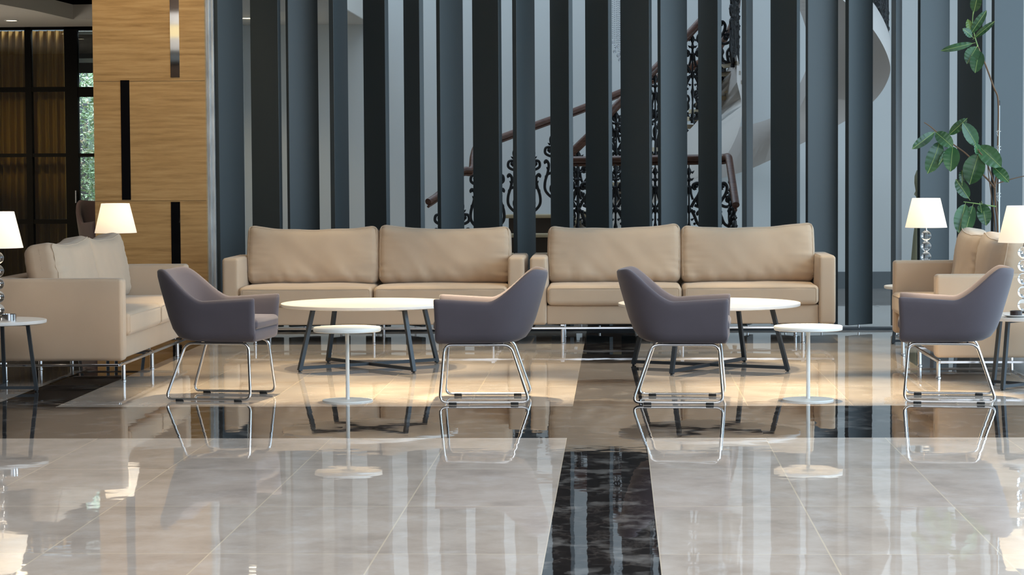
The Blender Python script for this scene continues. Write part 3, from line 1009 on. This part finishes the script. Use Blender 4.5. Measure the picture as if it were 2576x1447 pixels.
def make_sofa(label, loc, rz, seed):
    t = thing('sofa', label, 'sofa', loc, rz, 'tan leather sofas')
    hw = SW / 2
    aw = 0.128
    dep = 0.88
    for s_ in (-1, 1):
        q = MB(); x0, x1 = (s_ * hw, s_ * (hw - aw)); x0, x1 = min(x0, x1), max(x0, x1)

        def afn(p, tt):
            p.x += 0.008 * tt.x * (1 - tt.y ** 2) * (1 - tt.z ** 2)
            p.z += 0.004 * noise.noise(Vector((p.y * 4 + seed, s_, 0)))
            return p
        q.rbox(x0, x1, 0.0, dep, 0.15, 0.68, 0.024, 3, 0, afn, 6)
        ar = q.build('armrest', TAN, t, ang=60)
        # welt line along the front edge
        q = MB(); xx = s_ * (hw - 0.016)
        for xs_ in (s_ * (hw - 0.014), s_ * (hw - aw + 0.014)):
            q.tube(round_corners([(xs_, 0.004, 0.17), (xs_, 0.004, 0.664), (xs_, 0.03, 0.677), (xs_, dep - 0.05, 0.677)], 0.02), 0.0028, 5)
        q.build('piping', TAN, ar)
    q = MB(); q.rbox(-hw + aw, hw - aw, 0.035, dep, 0.15, 0.302, 0.014, 2, 0, None, 3)
    q.build('seat_base', TAN, t, ang=60)
    q = MB(); q.rbox(-hw + aw, hw - aw, dep - 0.15, dep, 0.30, 0.68, 0.02, 2, 0, None, 3)
    q.build('back_frame', TAN, t, ang=60)
    iw = hw - aw
    # the seat cushions run slightly over the arm fronts
    for s_ in (0, 1):
        x0 = -iw + 0.004 - (0.05 if s_ == 0 else 0) if False else (-iw + 0.004 if s_ == 0 else 0.006)
        x1 = -0.006 if s_ == 0 else iw - 0.004
        q = MB(); cushion(q, x0, x1, 0.0 - 0.018, 0.70, 0.303, 0.452, 0.035, 0.012, 0.006, seed + s_)
        sc = q.build('seat_cushion', TAN, t, ang=70)
        q = MB(); zf = 0.434
        q.tube(round_corners([(x0 + 0.02, -0.016, 0.325), (x0 + 0.02, -0.016, zf), (x1 - 0.02, -0.016, zf), (x1 - 0.02, -0.016, 0.325)], 0.02), 0.0025, 5)
        q.build('piping', TAN, sc)
        q = MB()
        bx0 = -iw + 0.002 if s_ == 0 else 0.004
        bx1 = -0.004 if s_ == 0 else iw - 0.002
        hgt = 0.455
        fol = cushion(q, bx0, bx1, -0.105, 0.105, 0.0, hgt, 0.06, 0.035, 0.016, seed * 3.7 + s_ * 11, 'y', 0.035)
        Mx = Matrix.Translation((0, 0.50, 0.447)) @ Matrix.Rotation(math.radians(-9), 4, 'X')
        q.v = [Mx @ v for v in q.v]
        bc = q.build('back_cushion', TAN, t, ang=80)
        q = MB()
        k_ = 0.0175
        pts = round_corners([(bx0 + k_, -0.105 + k_, 0.05), (bx0 + k_, -0.105 + k_, hgt - k_), (bx1 - k_, -0.105 + k_, hgt - k_), (bx1 - k_, -0.105 + k_, 0.05)], 0.02)
        dense = []
        for i in range(len(pts) - 1):
            L_ = (pts[i + 1] - pts[i]).length; k_ = max(1, int(L_ / 0.04))
            for j in range(k_):
                dense.append(pts[i].lerp(pts[i + 1], j / k_))
        dense.append(pts[-1])
        out = []
        for p in dense:
            out.append(Mx @ fol(p))
        q.tube(out, 0.0035, 5); q.build('piping', TAN, bc)
    # chrome plinth rail and legs
    q = MB()
    fz = 0.122
    q.bar((-hw + 0.02, 0.03, fz), (hw - 0.02, 0.03, fz), 0.02, 0.016); q.bar((-hw + 0.02, dep - 0.03, fz), (hw - 0.02, dep - 0.03, fz), 0.02, 0.016)
    for x in (-hw + 0.02, 0, hw - 0.02):
        q.bar((x, 0.03, fz), (x, dep - 0.03, fz), 0.02, 0.016)
    for x in (-hw + 0.25, hw - 0.25, 0):
        q.bar((x, 0.06, 0.142), (x, dep - 0.06, 0.142), 0.03, 0.014)
    q.build('chrome_frame', CHROME, t, bev=0.002)
    for x in (-hw + 0.25, 0, hw - 0.25):
        for y in (0.05, dep - 0.05):
            q = MB(); q.lathe([(0.0135, 0.004), (0.0135, 0.122)], 14, (x, y, 0))
            lg = q.build('leg', CHROME, t)
            q = MB(); q.lathe([(0.017, 0.0), (0.017, 0.006), (0.013, 0.01)], 14, (x, y, 0)); q.build('foot', CHROME, lg)
    return t


sl = G(1395, 866)
yF = 18.28
x1L = D(555.5, 750, yF).x; x2R = D(2104, 750, yF).x
xm_ = D(1327.5, 720, yF).x
global_sw = (xm_ - x1L)
print('sofa widths', xm_ - x1L, x2R - xm_)
make_sofa('long tan leather sofa against the louvres, the left one of the two back sofas', ((x1L + xm_) / 2 - 0.004, yF - 0.03, 0), 0, 1.3)
make_sofa('long tan leather sofa against the louvres, the right one of the two back sofas', ((x2R + xm_) / 2 + 0.006, yF - 0.03, 0), 0, 4.1)
make_sofa('tan leather sofa at the left edge, seen from its arm end and facing right', (-3.17, 16.07, 0), PI / 2, 7.7)
make_sofa('tan leather sofa at the right edge, facing left beside the rubber plant', (2.02, 16.15, 0), -PI / 2, 2.9)

# ------------------------------------------------------------------ tub chairs (local: facing +x)
CW = 0.30


def make_chair(label, loc, rz, name='tub_chair', fab=None, grp='mauve tub armchairs', cat='armchair'):
    fab = fab or MAUVE
    t = thing(name, label, cat, loc, rz, grp)
    # u: from right arm tip (y<0) around the back to the left arm tip
    nU = 22
    rim, base = [], []

    def rim_pt(u):
        s_ = abs(u)                          # 1 arm tip .. 0 back centre
        sg = 1 if u > 0 else -1
        if s_ > 0.52:                        # straight arm part
            k_ = (s_ - 0.52) / 0.48
            x = -0.06 + 0.355 * k_; y = 0.292 - 0.006 * k_
            z = 0.592 + 0.022 * k_
        else:
            k_ = s_ / 0.52                   # 0 back centre .. 1
            a_ = k_ * PI / 2
            x = -0.06 - 0.315 * (cos(a_) ** 0.70 if cos(a_) > 0 else 0)
            y = 0.292 * (sin(a_) ** 0.8)
            q_ = max(0.0, min(1.0, (-x - 0.05) / 0.245))
            z = 0.594 + (0.780 - 0.594) * (0.72 * q_ + 0.28 * q_ * q_ * (3 - 2 * q_)) - 0.012 * max(0, (-x - 0.33) / 0.05)
        return Vector((x, y * sg, z))

    def base_pt(u):
        s_ = abs(u); sg = 1 if u > 0 else -1
        if s_ > 0.52:
            k_ = (s_ - 0.52) / 0.48
            x = -0.04 + 0.322 * k_; y = 0.248
        else:
            a_ = (s_ / 0.52) * PI / 2
            x = -0.04 - 0.165 * (cos(a_) ** 0.8 if cos(a_) > 0 else 0); y = 0.248 * (sin(a_) ** 0.7)
        return Vector((x, y * sg, 0.35))
    cols = []
    us_ = [-1 + 2 * i / (nU * 2) for i in range(nU * 2 + 1)]
    for u in us_:
        R_ = rim_pt(u); B_ = base_pt(u)
        kn = B_.lerp(R_, 0.40); kn.z = 0.402
        md = kn.lerp(R_, 0.5)
        # outward normal in plan
        e = 0.02
        tg = rim_pt(min(1, u + e)) - rim_pt(max(-1, u - e)); tg.z = 0; tg.normalize()
        nn = Vector((tg.y, -tg.x, 0))
        if nn.dot(Vector((R_.x + 0.0, R_.y, 0))) < 0 and abs(u) < 0.52:
            nn = -nn
        if abs(u) >= 0.52:
            nn = Vector((0, 1 if u > 0 else -1, 0))
        th = 0.046
        col = [B_ * 0.55 + Vector((0.03, 0, 0.35 * 0.45)), B_, kn, md, R_ - Vector((0, 0, 0.012)), R_ - nn * 0.012 + Vector((0, 0, 0.004)), R_ - nn * (th - 0.012) + Vector((0, 0, 0.004)), R_ - nn * th - Vector((0, 0, 0.014)),
               md - nn * (th + 0.004), kn - nn * (th + 0.01)]
        cols.append(col)
    q = MB(); m_ = len(cols[0]); vs = [p for c in cols for p in c]; fs = []
    for i in range(len(cols) - 1):
        for k_ in range(m_ - 1):
            fs.append((i * m_ + k_, (i + 1) * m_ + k_, (i + 1) * m_ + k_ + 1, i * m_ + k_ + 1))
    # arm tip caps
    for i, c in ((0, 0), (len(cols) - 1, 1)):
        o_ = i * m_
        for k_ in range(1, 5):
            a_, b_ = k_, k_ + 1
            c2, d2 = m_ - k_, m_ - k_ - 1
        quads = [(2, 3, 8, 9), (3, 4, 7, 8), (4, 5, 6, 7)]
        for f in quads:
            f = tuple(o_ + z for z in f)
            fs.append(f if c else f[::-1])
    q.add(vs, fs)
    sh = q.build('shell', fab, t, sub=1, ang=180)
    # pan under the cushion with the front lip
    def pfn(p, tt):
        low = max(0, -tt.z)
        p.y *= 1 - 0.06 * low
        if tt.x < 0:
            p.x += 0.05 * low
            p.y *= 1 - 0.25 * (max(0, -tt.x) ** 3)
        return p
    q = MB(); q.rbox(-0.17, 0.289, -0.252, 0.252, 0.351, 0.43, 0.026, 3, 0, pfn, 8)
    q.build('seat_shell', fab, t, ang=120)
    def sfn(p, tt):
        p.z += 0.008 * max(0, tt.z) * (1 - tt.x ** 2) * (1 - tt.y ** 2)
        if tt.x < 0:
            p.y *= 1 - 0.25 * (-tt.x) ** 3
        return p
    q = MB(); q.rbox(-0.24, 0.298, -0.234, 0.234, 0.425, 0.492, 0.026, 3, 0, sfn, 8)
    q.build('seat_cushion', fab, t, ang=120)
    for s_ in (-1, 1):
        y = 0.262 * s_; yt = 0.205 * s_
        pts = [Vector((0.0, yt, 0.343)), Vector((0.235, yt, 0.343)), Vector((0.262, y, 0.013)), Vector((-0.262, y, 0.013)), Vector((-0.15, yt, 0.343)), Vector((0.0, yt, 0.343))]
        q = MB(); q.tube(round_corners(pts, 0.045, 6), 0.0085, 10)
        sl_ = q.build('sled_frame', CHROME, t)
        for x in (0.185, -0.175):
            q = MB(); q.rbox(x - 0.023, x + 0.023, y - 0.010, y + 0.010, 0.0, 0.016, 0.003, 1); q.build('glide', RUBBER, sl_)
    q = MB()
    for x in (0.15, -0.1):
        q.tube([(x, -0.205, 0.343), (x, 0.205, 0.343)], 0.008, 8)
    q.build('cross_bar', CHROME, t)
    return t


c_1 = make_chair('mauve tub armchair on a chrome sled base, leftmost of the four in front, facing right', (-2.39, 14.02, 0), math.radians(-8))
dup(c_1, (-0.775, 13.82, 0), math.radians(180.5), 'mauve tub armchair facing left between the two round coffee tables', 'mauve tub armchairs')
dup(c_1, (0.365, 13.79, 0), math.radians(-4), 'mauve tub armchair facing right, partly hiding the right coffee table', 'mauve tub armchairs')
dup(c_1, (1.945, 13.81, 0), math.radians(172.5), 'mauve tub armchair at the right edge, facing left in front of the right side sofa', 'mauve tub armchairs')
pc = make_chair('dark plum armchair beyond the left lamp, in front of the garden window', (D(290, 520, 25.7).x, 25.7, 0), math.radians(-60), fab=PLUM, grp=None)
pc.scale = (1.34, 1.34, 1.34)

# ------------------------------------------------------------------ coffee tables
def make_table(label, loc, ang, R_, hd, name='coffee_table', grp=None, cat='table', tube=0.026, ht=0.45):
    t = thing(name, label, cat, loc, ang, grp)
    q = MB(); q.lathe([(0.0, ht - 0.024), (R_ - 0.012, ht - 0.024), (R_ - 0.002, ht - 0.020), (R_, ht - 0.006), (R_ - 0.002, ht - 0.001), (R_ - 0.006, ht), (0.0, ht)], 96, cap=False)
    q.build('tabletop', WHITE, t, ang=50)
    for k_ in range(4):
        a_ = k_ * PI / 2
        d = Vector((cos(a_), sin(a_), 0))
        q = MB(); q.bar(d * hd + Vector((0, 0, 0.008)), d * (hd * 0.80) + Vector((0, 0, ht - 0.024)), tube, tube, up=d)
        lg = q.build('leg', ANTH, t, smooth=False)
        q = MB(); q.lathe([(0.009, 0), (0.009, 0.012)], 10, tuple(d * hd)); q.build('foot', RUBBER, lg)
    for k_ in range(2):
        a_ = k_ * PI / 2
        d = Vector((cos(a_), sin(a_), 0))
        q = MB(); z = 0.025 - 0.0006 * k_
        q.bar(-d * hd + Vector((0, 0, z)), d * hd + Vector((0, 0, z)), tube * 0.9, tube * 0.8)
        q.build('cross_bar', ANTH, t, smooth=False)
    q = MB(); z = ht - 0.033
    for k_ in range(2):
        a_ = k_ * PI / 2; d = Vector((cos(a_), sin(a_), 0))
        q.bar(-d * hd * .8 + Vector((0, 0, z)), d * hd * .8 + Vector((0, 0, z + 0.0005)), tube, 0.014)
    q.build('top_bracket', ANTH, t, smooth=False)
    return t


make_table('large round white coffee table on dark crossed legs in front of the left back sofa', (-1.715, 16.14, 0), math.radians(38), 0.61, 0.56, grp='large round coffee tables')
make_table('large round white coffee table before the right back sofa, half hidden by an armchair', (0.625, 16.0, 0), math.radians(-27.5), 0.62, 0.58, grp='large round coffee tables')
g3 = 'small round lamp tables on dark crossed legs'
TL = [(-3.865, 14.40, math.radians(3), 'small round white lamp table at the left edge with a chrome ashtray'),
      (2.52, 14.53, math.radians(45), 'small round white lamp table at the right edge behind the armchair'),
      (-3.87, 17.76, math.radians(20), 'small round lamp table behind the far end of the left side sofa'),
      (2.37, 18.16, math.radians(5), 'small round white lamp table between right side sofa and louvres')]
for (x, y, a_, lab) in TL:
    make_table(lab, (x, y, 0), a_, 0.315, 0.25, 'lamp_table', g3, tube=0.022)

# pedestal tables
def make_ped(label, p):
    t = thing('pedestal_table', label, 'side table', (p.x, p.y, 0), 0, 'small white pedestal tables')
    q = MB(); q.lathe([(0, 0.413), (0.196, 0.413), (0.2, 0.416), (0.2, 0.436), (0.197, 0.439), (0, 0.439)], 64, cap=False); q.build('tabletop', WMETAL, t, ang=50)
    q = MB(); q.lathe([(0.0115, 0.008), (0.0115, 0.413)], 20); q.lathe([(0.04, 0.405), (0.04, 0.413)], 20); q.build('column', WMETAL, t)
    q = MB(); q.lathe([(0, 0), (0.149, 0), (0.15, 0.003), (0.149, 0.008), (0.02, 0.010), (0, 0.010)], 64, cap=False); q.build('base_plate', WMETAL, t, ang=50)
    return t


make_ped('small white pedestal table in front of the left coffee table', G(875, 1009))
make_ped('small white pedestal table near the right front, beside the right coffee table', G(2033, 1007))


# ------------------------------------------------------------------ lamps
def make_lamp(label, x, y, power=4.5):
    t = thing('table_lamp', label, 'table lamp', (x, y, 0.45), 0, 'crystal ball table lamps')
    q = MB(); q.lathe([(0, 0), (0.062, 0), (0.064, 0.004), (0.064, 0.018), (0.06, 0.022), (0, 0.022)], 40, cap=False); q.build('base', BALL, t, ang=50)
    for k_ in range(5):
        zc = 0.022 + 0.04 + k_ * 0.0805
        q = MB(); r = 0.039
        q.lathe([(max(1e-5, r * sin(a_ * PI / 16)), -r * cos(a_ * PI / 16)) for a_ in range(17)], 32, (0, 0, zc)); q.build('crystal_ball', BALL, t, ang=180)
    for k_ in range(6):
        q = MB(); q.lathe([(0.012, 0), (0.012, 0.004)], 14, (0, 0, 0.0195 + k_ * 0.0805)); q.build('spacer_ring', CHROME, t)
    q = MB(); q.lathe([(0.006, 0.425), (0.006, 0.50), (0.014, 0.505), (0.014, 0.54), (0.01, 0.545)], 14); q.build('lamp_holder', CHROME, t)
    z0, z1 = 0.447, 0.672
    q = MB(); q.lathe([(0.160, z0), (0.107, z1), (0.105, z1), (0.158, z0)], 64, cap=False); q.add([], [])
    sh = q.build('lamp_shade', SHADE, t, ang=50)
    q = MB()
    for k_ in range(3):
        a_ = k_ * 2 * PI / 3
        q.tube([(0, 0, 0.545), (0.106 * cos(a_), 0.106 * sin(a_), z1 - 0.004)], 0.0018, 5)
    q.build('shade_spider', CHROME, sh)
    q = MB(); q.lathe([(0.001, 0.545), (0.02, 0.56), (0.026, 0.58), (0.02, 0.60), (0.001, 0.61)], 16); q.build('bulb', LITE, t)
    l = bpy.data.lights.new('bulb_light', 'POINT'); l.energy = power; l.color = (1.0, 0.88, 0.70); l.shadow_soft_size = 0.05
    o = bpy.data.objects.new('bulb_light', l); o.location = (x, y, 0.45 + 0.583); COL.objects.link(o)
    return t


make_lamp('crystal ball lamp with lit white shade in front of the oak wall', -3.825, 17.76)
make_lamp('crystal ball lamp with lit white shade in front of the right louvres', 2.375, 18.16)
make_lamp('crystal ball lamp cut off by the left edge of the photo', -3.845, 14.40, 3.0)
make_lamp('crystal ball lamp cut off by the right edge of the photo', 2.50, 14.53, 1.0)


def ashtray(label, p, mt, r=0.045, h=0.042):
    q = MB(); q.lathe([(0, 0), (r, 0), (r, h), (r - 0.004, h + 0.001), (r - 0.005, h - 0.012), (0.0, h - 0.014)], 32, cap=False)
    o = tag(q.build('ashtray', mt, ang=50), label, 'ashtray')
    o.location = p
    return o


ashtray('round chrome ashtray on the lamp table at the left edge', (D(23, 790, 14.27).x, 14.27, 0.4505), CHROME)
q = MB(); q.lathe([(0, 0), (0.05, 0), (0.078, 0.012), (0.076, 0.014), (0.05, 0.004), (0, 0.003)], 32, cap=False)
sc_ = tag(q.build('saucer', WHITE, ang=60), 'white saucer under the dark bowl on the right edge lamp table', 'saucer'); sc_.location = (D(2556, 780, 14.33).x, 14.33, 0.4505)
bo = ashtray('small dark bowl on a white saucer, on the right edge lamp table', (D(2556, 780, 14.33).x, 14.33, 0.4545), mat('dark_brown_glaze', srgb(48, 36, 34), 0.3), 0.036, 0.034)
bo.name = 'bowl'; bo['category'] = 'bowl'

# ------------------------------------------------------------------ rubber plant
YP = 18.45
plant = thing('rubber_plant', 'tall rubber plant with big glossy leaves tied to a steel pole at the right edge', 'plant', (D(2513, 500, YP).x, YP, 0))
PO = Vector(plant.location)


def pd(px, py, dy=0.0):
    return D(px, py, YP + dy) - PO


q = MB(); q.lathe([(0, 0), (0.17, 0), (0.21, 0.06), (0.235, 0.34), (0.25, 0.36), (0.25, 0.40), (0.225, 0.40), (0.215, 0.36), (0, 0.36)], 40, cap=False)
q.build('pot', POT, plant, ang=50)
q = MB(); q.lathe([(0.0, 0.37), (0.219, 0.365)], 32, cap=False); q.build('soil', SOIL, plant)
tp = pd(2514.5, 254)
q = MB(); x_ = tp.x
q.tube([(x_, 0.03, 0.36), (x_, 0.03, 1.30)], 0.0125, 14); q.tube([(x_, 0.03, 1.30), (x_, 0.03, tp.z - 0.03)], 0.0085, 14)
q.build('support_pole', BRUSH, plant)
q = MB(); q.lathe([(0.0105, 0), (0.0105, 0.035), (0.004, 0.04)], 12, (x_, 0.03, tp.z - 0.035)); q.build('pole_cap', RUBBER, plant)
q = MB(); q.lathe([(0.0145, 0), (0.0145, 0.03)], 12, (x_, 0.03, 1.28)); q.build('pole_joint', RUBBER, plant)
stems = [([(2510, 700), (2510, 570), (2505, 520), (2503, 475), (2508, 430), (2511, 340), (2511, 252), (2500, 220), (2480, 165), (2460, 118)], 0.0085, 0.006, STEM, 0),
         ([(2460, 118), (2452, 92), (2446, 60), (2449, 20)], 0.0055, 0.004, GSTEM, 0),
         ([(2503, 474), (2488, 455), (2470, 436), (2437, 393), (2399, 364), (2358, 333), (2340, 318), (2325, 308)], 0.008, 0.0035, STEM, -0.05),
         ([(2504, 470), (2490, 430), (2478, 400), (2464, 382), (2457, 366)], 0.006, 0.004, STEM, -0.08),
         ([(2506, 520), (2480, 516), (2455, 512), (2424, 508)], 0.006, 0.003, GSTEM, -0.05),
         ([(2508, 462), (2530, 455), (2555, 448), (2590, 440)], 0.005, 0.003, STEM, 0.02),
         ([(2504, 600), (2500, 540), (2487, 440), (2484, 400)], 0.005, 0.003, STEM, 0.03)]
for pts, r0, r1, mt, dy in stems:
    pp = smooth_path([pd(x, y, dy) for x, y in pts], 5)
    q = MB(); q.tube(pp, [r0 + (r1 - r0) * i / (len(pp) - 1) for i in range(len(pp))], 8)
    q.build('stem', mt, plant)
for (py) in (368, 376, 486, 494, 330):
    p = pd(2513, py); q = MB()
    q.tube([p + Vector((0.017 * cos(a_ * PI / 6) - 0.002, 0.02 * sin(a_ * PI / 6) + 0.012, 0.004 * sin(a_))) for a_ in range(12)], 0.0016, 5, closed=True)
    q.tube([p + Vector((-0.01, -0.008, 0)), p + Vector((-0.016, -0.012, -0.02)), p + Vector((-0.01, -0.012, -0.04))], 0.0013, 4)
    q.build('string_tie', STRING, plant)
LEAVES = [(2447, 109, 2366, 128, 17, 0), (2443, 85, 2434, 48, 17, 1), (2443, 84, 2482, 26, 20, 0), (2452, 95, 2503, 53, 15, 0), (2457, 118, 2432, 161, 34, 0), (2463, 128, 2453, 184, 33, 0), (2445, 92, 2421, 72, 18, 0), (2450, 30, 2462, -20, 26, 0),
          (2350, 333, 2294, 375, 23, 0), (2354, 333, 2397, 371, 32, 0), (2364, 357, 2333, 437, 40, 0), (2388, 339, 2434, 297, 22, 0), (2457, 366, 2421, 308, 33, 0), (2397, 369, 2391, 432, 38, 0), (2389, 372, 2361, 415, 13, 0),
          (2462, 387, 2439, 465, 50, 0), (2462, 368, 2519, 421, 42, 0), (2461, 386, 2452, 362, 20, 0), (2499, 420, 2538, 459, 27, 0), (2437, 499, 2404, 451, 28, 0), (2420, 461, 2420, 428, 16, 0),
          (2428, 514, 2411, 586, 37, 0), (2447, 518, 2426, 595, 30, 0), (2470, 512, 2481, 568, 33, 0), (2466, 514, 2470, 536, 16, 0)]
for i, (x0, y0, x1, y1, wpx, kind) in enumerate(LEAVES):
    dz = random.uniform(-0.09, 0.02)
    a_, b_ = pd(x0, y0, -0.05), pd(x1, y1, -0.05 + dz)
    ax = b_ - a_; L_ = ax.length; ax.normalize()
    wv_ = wpx * 0.54 / (5900 / YP)
    nrm = Vector((random.uniform(-.25, .25), -1, random.uniform(0.0, .35)))
    nrm = (nrm - ax * nrm.dot(ax)).normalized()
    sd = ax.cross(nrm)
    nl, nw = 18, 6
    q = MB(); vs = []
    for lay in (0, 1):
        for j in range(nl + 1):
            t_ = j / nl
            pr = (sin(PI * min(1, t_ ** 0.95)) ** 0.60) * (1.0 if t_ < .88 else 1 - 0.5 * (t_ - .88) / .12)
            hw_ = wv_ * max(pr, 0.02)
            curve = -0.05 * L_ * sin(PI * t_)
            for k_ in range(-nw // 2, nw // 2 + 1):
                s_ = k_ / (nw / 2)
                fold = 0.20 * abs(s_) * hw_ + 0.004 * sin(t_ * 40) * abs(s_)
                vs.append(a_ + ax * L_ * t_ + sd * hw_ * s_ + nrm * (fold - curve - lay * 0.0018))
    fs = []; rw = nw + 1; base_ = rw * (nl + 1)
    for j in range(nl):
        for k_ in range(nw):
            f = (j * rw + k_, j * rw + k_ + 1, (j + 1) * rw + k_ + 1, (j + 1) * rw + k_)
            fs.append(f); fs.append(tuple(z + base_ for z in f)[::-1])
    q.add(vs, fs)
    lf_ = q.build('leaf', LEAF2 if kind else LEAF, plant, ang=60, recalc=False)
    q = MB(); pts = []
    for j in range(nl + 1):
        t_ = j / nl
        pts.append(a_ + ax * L_ * t_ + nrm * (0.05 * L_ * sin(PI * t_) + 0.001))
    q.tube([a_ - ax * 0.02] + pts, 0.0016, 5); q.build('midrib', RIB, lf_)
